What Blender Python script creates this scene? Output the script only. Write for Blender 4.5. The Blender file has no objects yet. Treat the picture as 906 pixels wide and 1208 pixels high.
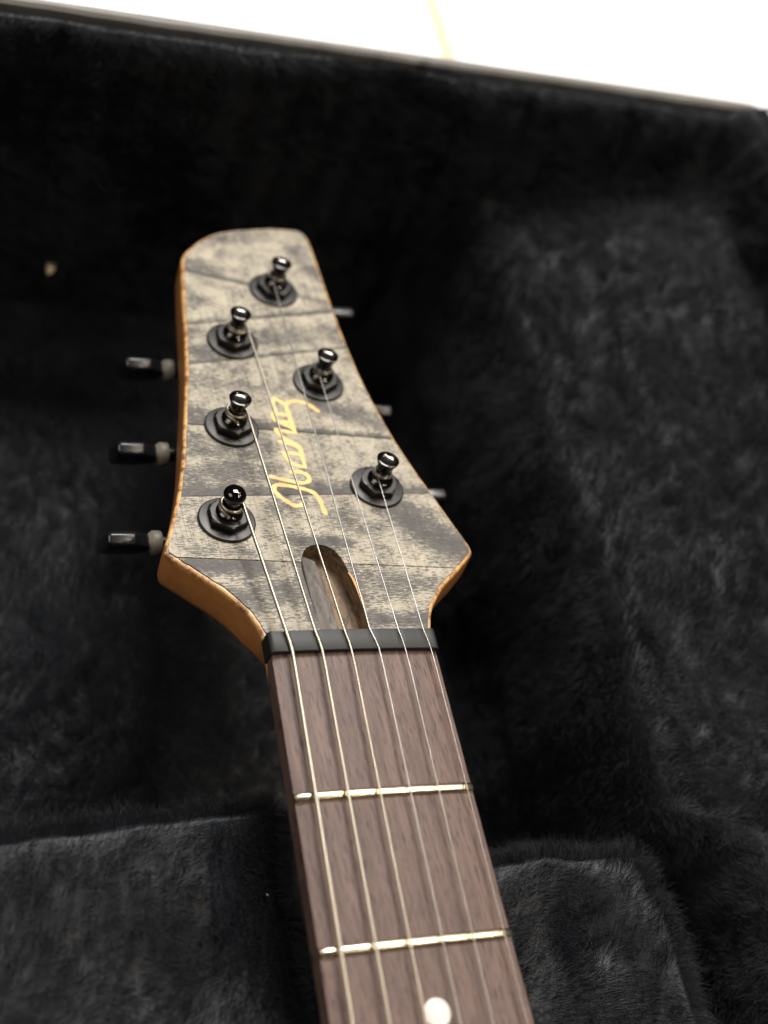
import bpy, bmesh, math, random
import numpy as np
from mathutils import Matrix, Vector

random.seed(7)
rng = np.random.default_rng(11)
MM = 0.001
sc = bpy.context.scene
COL = sc.collection

# ------------------------------------------------------------------ camera
cam_d = bpy.data.cameras.new("camera")
cam = bpy.data.objects.new("camera", cam_d)
COL.objects.link(cam)
right = Vector((0.92166, -0.19635, 0.33464))
down = Vector((0.01399, -0.84511, -0.53441))
fwd = Vector((0.38774, 0.49723, -0.77616))
m = Matrix((right, -down, -fwd)).transposed().to_4x4()
m.translation = Vector((-132.354, -149.963, 294.837)) * MM
cam.matrix_world = m
cam_d.sensor_fit = 'VERTICAL'
cam_d.sensor_height = 36.0
cam_d.sensor_width = 27.0
cam_d.lens = 52.0
cam_d.clip_start = 0.005
cam_d.clip_end = 50.0
cam_d.dof.use_dof = True
cam_d.dof.focus_distance = 0.368
cam_d.dof.aperture_fstop = 7.8
cam_d.dof.aperture_blades = 0
sc.camera = cam

# ------------------------------------------------------------------ room light
world = bpy.data.worlds.new("World")
sc.world = world
world.use_nodes = True
bg = world.node_tree.nodes["Background"]
bg.inputs[0].default_value = (1.0, 0.90, 0.78, 1)
bg.inputs[1].default_value = 0.07


def area(name, loc, target, size, power, color, sy=None):
    d = bpy.data.lights.new(name, 'AREA')
    d.shape = 'RECTANGLE' if sy else 'DISK'
    d.size = size
    if sy:
        d.size_y = sy
    d.energy = power
    d.color = color
    o = bpy.data.objects.new(name, d)
    COL.objects.link(o)
    o.location = loc
    o.rotation_euler = (Vector(target) - Vector(loc)).to_track_quat('-Z', 'Y').to_euler()
    return o


WARM = (1.0, 0.88, 0.73)
# ceiling fixture: two rows of round bulbs, high up on the right
for i in range(5):
    area("ceiling_bulb", (0.80, -0.80 + 0.46 * i, 1.75), (0.05, 0.08, 0), 0.075, 4.1, WARM)
    area("ceiling_bulb", (1.20, -0.80 + 0.46 * i, 1.75), (0.05, 0.08, 0), 0.075, 1.6, WARM)
# soft fill added on the left, standing in for the room's bounce
area("room_fill", (-1.45, 0.10, 1.55), (0, 0.05, 0), 1.2, 18.0, (1.0, 0.90, 0.78), 1.0)
# fill added to whiten the tiled floor beyond the case
area("floor_fill_light", (0.35, 1.5, 1.9), (0.25, 0.9, 0), 0.9, 85, (1.0, 0.98, 0.95), 0.9)

vs = sc.view_settings
vs.view_transform = 'Standard'
vs.look = 'None'
vs.exposure = 0.0
vs.gamma = 1.0
vs.use_curve_mapping = False
sc.render.engine = 'CYCLES'
sc.cycles.use_denoising = True
try:
    sc.cycles.denoiser = 'OPENIMAGEDENOISE'
except Exception:
    pass
sc.cycles.max_bounces = 4
sc.cycles.diffuse_bounces = 2
sc.cycles.glossy_bounces = 3


# ------------------------------------------------------------------ helpers
def link_mesh(name, me, mat=None, parent=None, mtx=None):
    o = bpy.data.objects.new(name, me)
    COL.objects.link(o)
    if mat is not None and len(me.materials) == 0:
        for x in (mat if isinstance(mat, (list, tuple)) else [mat]):
            me.materials.append(x)
    if parent is not None:
        o.parent = parent
    if mtx is not None:
        o.matrix_local = mtx
    return o


def smooth(me, ang=35):
    me.polygons.foreach_set('use_smooth', np.ones(len(me.polygons), dtype=bool))
    me.set_sharp_from_angle(angle=math.radians(ang))
    me.update()


def from_bm(bm, name, ang=35, scale=MM):
    bmesh.ops.scale(bm, vec=(scale,) * 3, verts=bm.verts)
    bmesh.ops.recalc_face_normals(bm, faces=bm.faces)
    me = bpy.data.meshes.new(name)
    bm.to_mesh(me)
    bm.free()
    smooth(me, ang)
    return me


def from_py(name, v, f, ang=35, scale=MM):
    me = bpy.data.meshes.new(name)
    me.from_pydata((np.asarray(v, float) * scale).tolist(), [], f)
    me.update()
    smooth(me, ang)
    return me


def tag(o, label=None, cat=None, group=None, kind=None):
    for k, v in (('label', label), ('category', cat), ('group', group), ('kind', kind)):
        if v:
            o[k] = v
    return o


def catmull(pts, n=6, closed=False):
    P = [np.array(p, float) for p in pts]
    out = []
    N = len(P)
    rngi = range(N if closed else N - 1)
    for i in rngi:
        p0 = P[(i - 1) % N] if closed or i > 0 else 2 * P[0] - P[1]
        p1 = P[i]
        p2 = P[(i + 1) % N]
        p3 = P[(i + 2) % N] if closed or i + 2 < N else 2 * P[-1] - P[-2]
        for k in range(n):
            t = k / n
            out.append(0.5 * ((2 * p1) + (-p0 + p2) * t + (2 * p0 - 5 * p1 + 4 * p2 - p3) * t * t
                              + (-p0 + 3 * p1 - 3 * p2 + p3) * t ** 3))
    if not closed:
        out.append(P[-1])
    return out


def tube(pts, rad, sides=10, caps=True):
    P = [Vector(p) for p in pts]
    n = len(P)
    rads = rad if hasattr(rad, '__len__') else [rad] * n
    T = []
    for i in range(n):
        a = P[max(i - 1, 0)]
        b = P[min(i + 1, n - 1)]
        T.append((b - a).normalized())
    u = T[0].orthogonal().normalized()
    v, f = [], []
    for i in range(n):
        u = (u - T[i] * u.dot(T[i])).normalized()
        w = T[i].cross(u)
        for k in range(sides):
            a = 2 * math.pi * k / sides
            v.append(tuple(P[i] + (u * math.cos(a) + w * math.sin(a)) * rads[i]))
    for i in range(n - 1):
        for k in range(sides):
            k2 = (k + 1) % sides
            f.append((i * sides + k, i * sides + k2, (i + 1) * sides + k2, (i + 1) * sides + k))
    if caps:
        f.append(tuple(range(sides))[::-1])
        f.append(tuple((n - 1) * sides + k for k in range(sides)))
    return v, f


def lathe(profile, seg=40, radfn=None):
    """profile: (r, z) pairs; closed by fans at both ends"""
    v, f = [], []
    n = len(profile)
    for r, z in profile:
        for k in range(seg):
            a = 2 * math.pi * k / seg
            rr = r if radfn is None else radfn(r, a)
            v.append((rr * math.cos(a), rr * math.sin(a), z))
    for i in range(n - 1):
        for k in range(seg):
            k2 = (k + 1) % seg
            f.append((i * seg + k, i * seg + k2, (i + 1) * seg + k2, (i + 1) * seg + k))
    f.append(tuple(range(seg))[::-1])
    f.append(tuple((n - 1) * seg + k for k in range(seg)))
    return v, f


def box_bm(x0, x1, y0, y1, z0, z1, bev=0.0, seg=2):
    bm = bmesh.new()
    vs_ = [bm.verts.new((x, y, z)) for x in (x0, x1) for y in (y0, y1) for z in (z0, z1)]
    for idx in ((0, 1, 3, 2), (4, 6, 7, 5), (0, 4, 5, 1), (2, 3, 7, 6), (0, 2, 6, 4), (1, 5, 7, 3)):
        bm.faces.new([vs_[i] for i in idx])
    if bev:
        bmesh.ops.bevel(bm, geom=list(bm.edges), offset=bev, segments=seg, affect='EDGES', profile=0.5)
    return bm


# value noise
_perm = rng.random((64, 64, 64))


def vnoise(p):
    p = np.asarray(p, float)
    i = np.floor(p).astype(int)
    fr = p - i
    fr = fr * fr * (3 - 2 * fr)
    i &= 63
    j = (i + 1) & 63
    out = 0
    for a in (0, 1):
        for b in (0, 1):
            for c_ in (0, 1):
                w = (fr[:, 0] if a else 1 - fr[:, 0]) * (fr[:, 1] if b else 1 - fr[:, 1]) * (fr[:, 2] if c_ else 1 - fr[:, 2])
                out = out + w * _perm[(j if a else i)[:, 0], (j if b else i)[:, 1], (j if c_ else i)[:, 2]]
    return out * 2 - 1


# ------------------------------------------------------------------ materials
class NT:
    def __init__(self, name):
        self.mat = bpy.data.materials.new(name)
        self.mat.use_nodes = True
        self.t = self.mat.node_tree
        self.b = self.t.nodes["Principled BSDF"]

    def n(self, typ, **kw):
        nd = self.t.nodes.new(typ)
        for k, v in kw.items():
            setattr(nd, k, v)
        return nd

    def l(self, a, b):
        self.t.links.new(a, b)

    def setv(self, **kw):
        for k, v in kw.items():
            s = self.b.inputs[k.replace('_', ' ')]
            s.default_value = (v[0], v[1], v[2], 1) if isinstance(v, tuple) and len(v) == 3 and s.type == 'RGBA' else v

    def obj(self, scale=(1000, 1000, 1000), rot=(0, 0, 0)):
        tc = self.n('ShaderNodeTexCoord')
        mp = self.n('ShaderNodeMapping')
        mp.inputs['Scale'].default_value = scale
        mp.inputs['Rotation'].default_value = rot
        self.l(tc.outputs['Object'], mp.inputs[0])
        return mp.outputs[0]

    def noise(self, vec, scale=1.0, detail=3.0, rough=0.5, dist=0.0):
        nd = self.n('ShaderNodeTexNoise')
        nd.inputs['Scale'].default_value = scale
        nd.inputs['Detail'].default_value = detail
        nd.inputs['Roughness'].default_value = rough
        nd.inputs['Distortion'].default_value = dist
        self.l(vec, nd.inputs['Vector'])
        return nd.outputs[0]

    def ramp(self, fac, stops):
        nd = self.n('ShaderNodeValToRGB')
        el = nd.color_ramp.elements
        while len(el) < len(stops):
            el.new(0.5)
        for e, (p, c) in zip(el, stops):
            e.position = p
            e.color = (c, c, c, 1) if not hasattr(c, '__len__') else (c[0], c[1], c[2], 1)
        self.l(fac, nd.inputs[0])
        return nd.outputs[0]

    def math(self, op, a, b=None, c=None, clamp=False):
        nd = self.n('ShaderNodeMath', operation=op)
        nd.use_clamp = clamp
        for i, x in enumerate((a, b, c)):
            if x is None:
                continue
            if isinstance(x, (int, float)):
                nd.inputs[i].default_value = x
            else:
                self.l(x, nd.inputs[i])
        return nd.outputs[0]

    def mix(self, fac, a, b, typ='MIX'):
        nd = self.n('ShaderNodeMix', data_type='RGBA', blend_type=typ)
        for s, x in ((nd.inputs[0], fac), (nd.inputs[6], a), (nd.inputs[7], b)):
            if isinstance(x, (int, float)):
                s.default_value = x
            elif isinstance(x, tuple):
                s.default_value = (x[0], x[1], x[2], 1)
            else:
                self.l(x, s)
        return nd.outputs[2]

    def bump(self, h, strength=0.3, dist=0.0002):
        nd = self.n('ShaderNodeBump')
        nd.inputs['Strength'].default_value = strength
        nd.inputs['Distance'].default_value = dist
        self.l(h, nd.inputs['Height'])
        self.l(nd.outputs[0], self.b.inputs['Normal'])


# weathering of the printed boards: x0, s0, x1, s1, half width, strength, board (None = all boards)
STAINS = [(-16, 149.5, -6, 147, 4.5, 0.75, 0), (-17.5, 145, 14, 137.5, 2.6, 1.0, 0), (20, 160, 25.5, 148, 4.5, 0.6, 0), (-6, 163, 6, 164, 4, 0.35, 0),
          (14, 138, 27, 134, 2.2, 0.75, 0), (-20, 121, -2, 123.5, 2.2, 0.5, 1), (-2, 124, 27, 130, 2.4, 1.0, 1), (-19, 132, -12, 130, 4, 0.4, 1),
          (-23, 108, -12, 111, 6.5, 0.8, 2), (-4, 114, 28, 120, 6.0, 0.6, 2), (-6, 106, 27, 113, 2.4, 1.0, 2), (-20, 116, -8, 117, 4, 0.5, 2), (-23, 103, -8, 105, 2.6, 0.9, 2),
          (-27, 83, -21, 80, 4.5, 0.85, 3), (-28.5, 79, -1, 77.5, 3.6, 1.0, 3), (-2, 77, 31, 75.3, 2.0, 1.0, 3), (12, 88, 31, 80, 4.6, 0.85, 3), (-24, 96, 2, 95, 7, 0.35, 3),
          (-31, 70, -10, 69, 9, 0.62, 4), (-31, 60, -10, 60, 7.5, 0.68, 4), (-34, 52.5, -7, 52.5, 5.4, 1.0, 4), (-8, 53, 16, 54, 5.0, 1.0, 4), (15, 54.5, 36.5, 54.5, 3.2, 0.85, 4),
          (24, 47, 38.5, 34, 8, 0.9, 5), (29, 46, 33, 33, 7, 0.75, 5), (-9, 47, 12, 44.5, 7, 0.35, 5), (-8, 36, 7, 36, 3, 0.95, 5), (10, 40, 22, 42, 5, 0.45, 5), (-38, 33, -20, 32, 2.4, 0.5, 5),
          (-37, 28, -18, 27.5, 4.6, 1.0, 6), (-26, 17.5, -10, 18.5, 7, 0.75, 6), (2, 22, 27, 21, 5.5, 0.6, 6), (5.3, 11.3, 21.7, 8.6, 4.0, 0.95, 6), (-7.5, 33, -8.3, 9, 2.6, 0.9, 6), (6.3, 33, 6.2, 9, 3, 0.85, 6)]


def capsule_group():
    g = bpy.data.node_groups.new("stain_patch", 'ShaderNodeTree')
    it = g.interface
    it.new_socket('P', in_out='INPUT', socket_type='NodeSocketVector')
    it.new_socket('A', in_out='INPUT', socket_type='NodeSocketVector')
    it.new_socket('B', in_out='INPUT', socket_type='NodeSocketVector')
    it.new_socket('R', in_out='INPUT', socket_type='NodeSocketFloat')
    it.new_socket('S', in_out='INPUT', socket_type='NodeSocketFloat')
    it.new_socket('V', in_out='OUTPUT', socket_type='NodeSocketFloat')
    N, L = g.nodes, g.links
    gi = N.new('NodeGroupInput')
    go = N.new('NodeGroupOutput')

    def vm(op, a, b=None):
        n = N.new('ShaderNodeVectorMath')
        n.operation = op
        L.new(a, n.inputs[0])
        if b is not None:
            L.new(b, n.inputs[1])
        return n
    pa = vm('SUBTRACT', gi.outputs['P'], gi.outputs['A']).outputs[0]
    ba = vm('SUBTRACT', gi.outputs['B'], gi.outputs['A']).outputs[0]
    d1 = vm('DOT_PRODUCT', pa, ba).outputs['Value']
    d2 = vm('DOT_PRODUCT', ba, ba).outputs['Value']
    dv = N.new('ShaderNodeMath')
    dv.operation = 'DIVIDE'
    dv.use_clamp = True
    L.new(d1, dv.inputs[0])
    L.new(d2, dv.inputs[1])
    s = N.new('ShaderNodeVectorMath')
    s.operation = 'SCALE'
    L.new(ba, s.inputs[0])
    L.new(dv.outputs[0], s.inputs['Scale'])
    q = vm('SUBTRACT', pa, s.outputs[0]).outputs[0]
    ln = vm('LENGTH', q).outputs['Value']
    r = N.new('ShaderNodeMapRange')
    r.interpolation_type = 'SMOOTHSTEP'
    L.new(ln, r.inputs['Value'])
    r.inputs['From Min'].default_value = 0
    r2 = N.new('ShaderNodeMath')
    r2.operation = 'MULTIPLY'
    r2.inputs[1].default_value = 1.25
    L.new(gi.outputs['R'], r2.inputs[0])
    L.new(r2.outputs[0], r.inputs['From Max'])
    r.inputs['To Min'].default_value = 1
    r.inputs['To Max'].default_value = 0
    mu = N.new('ShaderNodeMath')
    mu.operation = 'MULTIPLY'
    L.new(r.outputs[0], mu.inputs[0])
    L.new(gi.outputs['S'], mu.inputs[1])
    L.new(mu.outputs[0], go.inputs['V'])
    return g


CAPSULE = capsule_group()


def mat_plank(board_no):
    T = NT("weathered_board_print")
    p = T.obj()                                    # millimetres in the headstock's own frame
    flat = T.n('ShaderNodeVectorMath', operation='MULTIPLY')
    flat.inputs[1].default_value = (1, 1, 0)
    T.l(p, flat.inputs[0])
    # warped position for ragged stain borders
    wn = T.n('ShaderNodeTexNoise')
    wn.inputs['Scale'].default_value = 0.55
    wn.inputs['Detail'].default_value = 4
    T.l(flat.outputs[0], wn.inputs['Vector'])
    off = T.n('ShaderNodeVectorMath', operation='MULTIPLY_ADD')
    off.inputs[1].default_value = (6, 2.2, 0)
    off.inputs[2].default_value = (-3.0, -1.1, 0)
    T.l(wn.outputs[1], off.inputs[0])
    wp = T.n('ShaderNodeVectorMath', operation='ADD')
    T.l(flat.outputs[0], wp.inputs[0])
    T.l(off.outputs[0], wp.inputs[1])
    wpf = T.n('ShaderNodeVectorMath', operation='MULTIPLY')
    wpf.inputs[1].default_value = (1, 1, 0)
    T.l(wp.outputs[0], wpf.inputs[0])
    g = CAPSULE
    acc = None
    for ax, ay, bx, by, r, s, bd in STAINS:
        if bd != board_no:
            continue
        nd = T.n('ShaderNodeGroup')
        nd.node_tree = g
        T.l(wpf.outputs[0], nd.inputs['P'])
        nd.inputs['A'].default_value = (ax, ay, 0)
        nd.inputs['B'].default_value = (bx, by, 0)
        nd.inputs['R'].default_value = r
        nd.inputs['S'].default_value = s * (0.86 if s < 0.9 else 1.0)
        out = nd.outputs[0]
        acc = out if acc is None else T.math('MAXIMUM', acc, out)
    # saw dashes running across
    mp = T.n('ShaderNodeMapping')
    mp.inputs['Scale'].default_value = (0.40, 2.3, 1)
    mp.inputs['Rotation'].default_value = (0, 0, math.radians(2))
    T.l(flat.outputs[0], mp.inputs[0])
    dash = T.noise(mp.outputs[0], 1.0, 4.0, 0.62, 0.3)
    mp2 = T.n('ShaderNodeMapping')
    mp2.inputs['Scale'].default_value = (0.09, 0.13, 1)
    T.l(flat.outputs[0], mp2.inputs[0])
    patch = T.noise(mp2.outputs[0], 1.0, 3.0, 0.55, 0.4)
    fine = T.noise(flat.outputs[0], 2.6, 4.0, 0.7)
    # threshold of the dashes falls inside stains and patches
    lift = T.math('ADD', T.math('MULTIPLY', acc, 0.24), T.math('MULTIPLY', T.math('SUBTRACT', patch, 0.5), 0.45))
    v = T.math('ADD', dash, lift)
    v = T.math('ADD', v, T.math('MULTIPLY', T.math('SUBTRACT', fine, 0.5), 0.14))
    inkm = T.ramp(v, [(0.57, 0.0), (0.615, 0.8), (0.80, 1.0)])
    mpt = T.n('ShaderNodeMapping')
    mpt.inputs['Scale'].default_value = (0.62, 3.2, 1)
    mpt.inputs['Location'].default_value = (3, 11, 0)
    T.l(flat.outputs[0], mpt.inputs[0])
    tick = T.noise(mpt.outputs[0], 1.0, 3.0, 0.6, 0.2)
    mpq = T.n('ShaderNodeMapping')
    mpq.inputs['Scale'].default_value = (0.16, 0.2, 1)
    mpq.inputs['Location'].default_value = (13, 4, 0)
    T.l(flat.outputs[0], mpq.inputs[0])
    zone = T.noise(mpq.outputs[0], 1.0, 2.0, 0.5)
    tv = T.math('ADD', tick, T.math('ADD', T.math('MULTIPLY', acc, 0.10), T.math('MULTIPLY', T.math('SUBTRACT', zone, 0.5), 0.5)))
    tickm = T.ramp(tv, [(0.545, 0.0), (0.585, 1.0)])
    wash = T.math('MULTIPLY', acc, T.ramp(fine, [(0.25, 0.55), (0.75, 1.0)]), clamp=True)
    base = T.mix(T.ramp(patch, [(0.3, 0.0), (0.7, 1.0)]), (0.425, 0.380, 0.292), (0.350, 0.314, 0.245))
    base = T.mix(T.math('MULTIPLY', T.ramp(fine, [(0.35, 0), (0.8, 1)]), 0.35), base, (0.175, 0.154, 0.122))
    base = T.mix(T.math('MULTIPLY', T.math('POWER', wash, 1.6), 0.88), base, (0.054, 0.053, 0.055))
    col = T.mix(T.math('MULTIPLY', inkm, 0.80), base, (0.032, 0.030, 0.029))
    col = T.mix(T.math('MULTIPLY', tickm, 0.85), col, (0.045, 0.041, 0.039))
    # pale scuffs over the dark stains
    mp3 = T.n('ShaderNodeMapping')
    mp3.inputs['Scale'].default_value = (0.35, 0.75, 1)
    mp3.inputs['Location'].default_value = (31, 7, 0)
    T.l(flat.outputs[0], mp3.inputs[0])
    scuff = T.ramp(T.noise(mp3.outputs[0], 1.0, 5.0, 0.7, 0.6), [(0.58, 0.0), (0.70, 1.0)])
    col = T.mix(T.math('MULTIPLY', scuff, 0.30), col, (0.34, 0.305, 0.24))
    # thin lengthwise dark lines
    mp4 = T.n('ShaderNodeMapping')
    mp4.inputs['Rotation'].default_value = (0, 0, math.radians(-5))
    mp4.inputs['Scale'].default_value = (0.34, 0.0035, 1)
    T.l(flat.outputs[0], mp4.inputs[0])
    ln = T.noise(mp4.outputs[0], 1.0, 2.0, 0.55)
    ln = T.math('ABSOLUTE', T.math('SUBTRACT', ln, 0.5))
    line = T.ramp(ln, [(0.0, 1.0), (0.012, 0.0)])
    line = T.math('MULTIPLY', line, T.ramp(patch, [(0.38, 0.1), (0.6, 0.55)]))
    col = T.mix(line, col, (0.070, 0.061, 0.056))
    mp5 = T.n('ShaderNodeMapping')
    mp5.inputs['Rotation'].default_value = (0, 0, math.radians(-4))
    mp5.inputs['Scale'].default_value = (1.5, 0.03, 1)
    T.l(flat.outputs[0], mp5.inputs[0])
    ln2 = T.ramp(T.noise(mp5.outputs[0], 1.0, 3.0, 0.6), [(0.54, 0.0), (0.66, 1.0)])
    col = T.mix(T.math('MULTIPLY', ln2, 0.48), col, (0.070, 0.063, 0.057))
    T.l(col, T.b.inputs['Base Color'])
    T.setv(Roughness=0.52)
    T.b.inputs['Specular IOR Level'].default_value = 0.35
    T.bump(T.math('ADD', T.math('MULTIPLY', v, -1.0), fine), 0.25, 0.00012)
    return T.mat


def mat_amber():
    T = NT("amber_lacquered_maple")
    p = T.obj((1000, 1000, 1000))
    mp = T.n('ShaderNodeMapping')
    mp.inputs['Scale'].default_value = (0.5, 0.10, 0.5)
    T.l(p, mp.inputs[0])
    grain = T.noise(mp.outputs[0], 1.0, 4.0, 0.6, 0.4)
    col = T.mix(T.ramp(grain, [(0.3, 0), (0.7, 1)]), (0.41, 0.180, 0.058), (0.33, 0.130, 0.038))
    # worn top edge: scuffed through to bare and smoked wood in places
    sep = T.n('ShaderNodeSeparateXYZ')
    T.l(p, sep.inputs[0])
    edge = T.n('ShaderNodeMapRange')
    edge.inputs['From Min'].default_value = -2.2
    edge.inputs['From Max'].default_value = -0.9
    T.l(sep.outputs[2], edge.inputs['Value'])
    wear = T.noise(p, 0.30, 6.0, 0.75)
    w1 = T.math('MULTIPLY', edge.outputs[0], T.ramp(wear, [(0.46, 0), (0.52, 1)]))
    w2 = T.math('MULTIPLY', edge.outputs[0], T.ramp(wear, [(0.40, 1), (0.45, 0)]))
    col = T.mix(T.math('MULTIPLY', w1, 0.8), col, (0.62, 0.40, 0.17))
    col = T.mix(T.math('MULTIPLY', w2, 0.85), col, (0.10, 0.06, 0.03))
    T.l(col, T.b.inputs['Base Color'])
    T.setv(Roughness=0.42)
    T.b.inputs['Coat Weight'].default_value = 0.25
    T.b.inputs['Coat Roughness'].default_value = 0.3
    T.bump(T.noise(p, 1.5, 3.0), 0.08, 0.0001)
    return T.mat


def mat_cavity(c1, c2):
    T = NT("stained_raw_wood")
    p = T.obj()
    mp = T.n('ShaderNodeMapping')
    mp.inputs['Scale'].default_value = (0.8, 0.22, 0.8)
    T.l(p, mp.inputs[0])
    a = T.noise(mp.outputs[0], 1.0, 5.0, 0.65, 0.5)
    T.l(T.mix(T.ramp(a, [(0.35, 0), (0.62, 1)]), c1, c2), T.b.inputs['Base Color'])
    T.setv(Roughness=0.65)
    T.bump(a, 0.4, 0.0003)
    return T.mat


def mat_rosewood():
    T = NT("rosewood")
    p = T.obj((1000, 1000, 1000), (0, 0, math.radians(-4)))

    def sc_(s, loc=(0, 0, 0)):
        mp = T.n('ShaderNodeMapping')
        mp.inputs['Scale'].default_value = s
        mp.inputs['Location'].default_value = loc
        T.l(p, mp.inputs[0])
        return mp.outputs[0]
    broad = T.noise(sc_((0.16, 0.022, 0.2)), 1.0, 4.0, 0.6, 0.7)
    strk = T.noise(sc_((1.1, 0.05, 1.0), (5, 1, 0)), 1.0, 5.0, 0.65, 0.6)
    pore = T.noise(sc_((2.6, 0.24, 1.0), (2, 9, 0)), 1.0, 3.0, 0.6, 0.2)
    col = T.mix(T.ramp(broad, [(0.3, 0), (0.7, 1)]), (0.110, 0.072, 0.063), (0.165, 0.107, 0.091))
    col = T.mix(T.math('MULTIPLY', T.ramp(strk, [(0.45, 0), (0.62, 1)]), 0.52), col, (0.048, 0.031, 0.027))
    col = T.mix(T.math('MULTIPLY', T.ramp(pore, [(0.56, 0), (0.62, 1)]), 0.68), col, (0.020, 0.013, 0.011))
    T.l(col, T.b.inputs['Base Color'])
    T.setv(Roughness=0.46)
    T.b.inputs['Specular IOR Level'].default_value = 0.26
    T.bump(T.math('MULTIPLY', pore, -1.0), 0.22, 0.00012)
    return T.mat


def mat_metal(name, base, rough, metallic=1.0, smudge=0.12, coat=0.0):
    T = NT(name)
    p = T.obj()
    a = T.noise(p, 0.7, 4.0, 0.6)
    T.l(T.mix(a, tuple(c * 0.8 for c in base), tuple(min(1, c * 1.2) for c in base)), T.b.inputs['Base Color'])
    T.setv(Metallic=metallic)
    T.l(T.math('ADD', rough - smudge / 2, T.math('MULTIPLY', a, smudge)), T.b.inputs['Roughness'])
    T.b.inputs['Coat Weight'].default_value = coat
    return T.mat


def mat_wound(name, base):
    T = NT(name)
    tc = T.n('ShaderNodeTexCoord')
    mp = T.n('ShaderNodeMapping')
    mp.inputs['Scale'].default_value = (1000, 1000, 1000)
    T.l(tc.outputs['Object'], mp.inputs[0])
    wv = T.n('ShaderNodeTexWave', wave_type='BANDS', bands_direction='Y')
    wv.inputs['Scale'].default_value = 1.1
    T.l(mp.outputs[0], wv.inputs['Vector'])
    T.setv(Metallic=1.0, Roughness=0.36, Base_Color=base)
    T.bump(wv.outputs[1], 0.25, 0.00006)
    return T.mat


def mat_plain(name, base, rough, spec=0.5, nscale=0.3, var=0.15, bump=0.1):
    T = NT(name)
    p = T.obj()
    a = T.noise(p, nscale, 4.0, 0.6)
    T.l(T.mix(a, tuple(c * (1 - var) for c in base), tuple(c * (1 + var) for c in base)), T.b.inputs['Base Color'])
    T.setv(Roughness=rough)
    T.b.inputs['Specular IOR Level'].default_value = spec
    T.bump(T.noise(p, nscale * 5, 3.0), bump, 0.0002)
    return T.mat


def mat_fur():
    T = NT("black_plush")
    p = T.obj()
    a = T.noise(p, 0.05, 3.0, 0.6)
    T.l(T.mix(a, (0.0072, 0.0088, 0.0124), (0.0138, 0.0160, 0.0212)), T.b.inputs['Base Color'])
    T.setv(Roughness=0.54)
    T.b.inputs['Specular IOR Level'].default_value = 0.36
    return T.mat


M_PLANKS = [mat_plank(k) for k in range(7)]
M_AMBER = mat_amber()
M_CAV = mat_cavity((0.040, 0.028, 0.020), (0.215, 0.130, 0.070))  # stained wood, its dark tone lowered to carry the slot's shade too
M_CHANNEL = mat_cavity((0.075, 0.066, 0.060), (0.165, 0.148, 0.135))
M_ROSE = mat_rosewood()
M_BLACK = mat_metal("black_nickel", (0.058, 0.056, 0.054), 0.40, 1.0, 0.14)
M_POST = mat_metal("polished_black_nickel", (0.060, 0.056, 0.055), 0.07, 1.0, 0.03)
M_CUP = mat_metal("post_end_reflect_tone", (0.17, 0.155, 0.145), 0.14, 1.0, 0.08)  # lighter than the post: the ceiling's reflection put into the colour
M_COLLAR = mat_plain("cream_collar", (0.16, 0.145, 0.115), 0.5)
M_BUTTON = mat_metal("black_button", (0.007, 0.007, 0.008), 0.26, 0.0, 0.08, 0.0)
M_BUTTON.node_tree.nodes['Principled BSDF'].inputs['Specular IOR Level'].default_value = 0.42
M_NUT = mat_plain("graphite_nut", (0.016, 0.017, 0.016), 0.5, 0.34, 0.5, 0.25, 0.10)
M_FRET = mat_metal("nickel_silver", (0.60, 0.52, 0.385), 0.24, 1.0, 0.12)
M_WOUND = mat_wound("wound_string", (0.42, 0.375, 0.30))
M_STEEL = mat_metal("plain_steel", (0.40, 0.375, 0.35), 0.34, 1.0, 0.0)
M_GOLD = mat_plain("gold_foil_print", (0.72, 0.47, 0.17), 0.5, 0.5, 0.8, 0.06, 0.03)
M_PEARL = mat_plain("pearl_dot", (0.66, 0.60, 0.55), 0.3, 0.5, 0.8, 0.08, 0.02)
M_FUR = mat_fur()
M_RIM = mat_plain("grey_binding", (0.145, 0.14, 0.13), 0.55, 0.5, 0.12, 0.25, 0.2)
M_SHELL = mat_plain("black_vinyl_shell", (0.02, 0.02, 0.021), 0.6, 0.4, 0.6, 0.2, 0.4)
M_TILE = mat_plain("white_glazed_tile", (0.86, 0.86, 0.85), 0.18, 0.5, 0.01, 0.02, 0.02)
M_GROUT = mat_plain("tan_grout", (0.62, 0.50, 0.37), 0.9, 0.2, 0.2, 0.12, 0.5)
M_LINT = mat_plain("cream_lint", (0.62, 0.52, 0.38), 0.9, 0.1, 0.5, 0.15, 0.6)

# ------------------------------------------------------------------ tiled floor
FZ = -130.0
floor = link_mesh("floor", from_bm(box_bm(-1660, 1970, -1700, 1915, FZ - 14, FZ - 1.2), "floor"), M_GROUT)
tag(floor, kind='structure')
tile_me = from_bm(box_bm(-295.8, 295.8, -295.8, 295.8, -9, 0, 1.0, 2), "tile")
tile_me.materials.append(M_TILE)
for ix in range(-3, 3):
    for iy in range(-3, 3):
        t = link_mesh("tile", tile_me, None, floor, Matrix.Translation(Vector((169.3 + 300 + 600 * ix, 105 + 300 + 600 * iy, FZ)) * MM))

# ------------------------------------------------------------------ guitar case
case = bpy.data.objects.new("guitar_case", None)
COL.objects.link(case)
case.location = (0, 0, FZ * MM)
tag(case, "open guitar case lined with black plush around the guitar neck", "guitar case")
CASE_T = Matrix.Translation((0, 0, -FZ * MM))


def sstep(x):
    x = np.clip(x, 0, 1)
    return x * x * (3 - 2 * x)


BACK, FLOOR_Z, RIM_Z = 203.0, -106.0, 8.0


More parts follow.
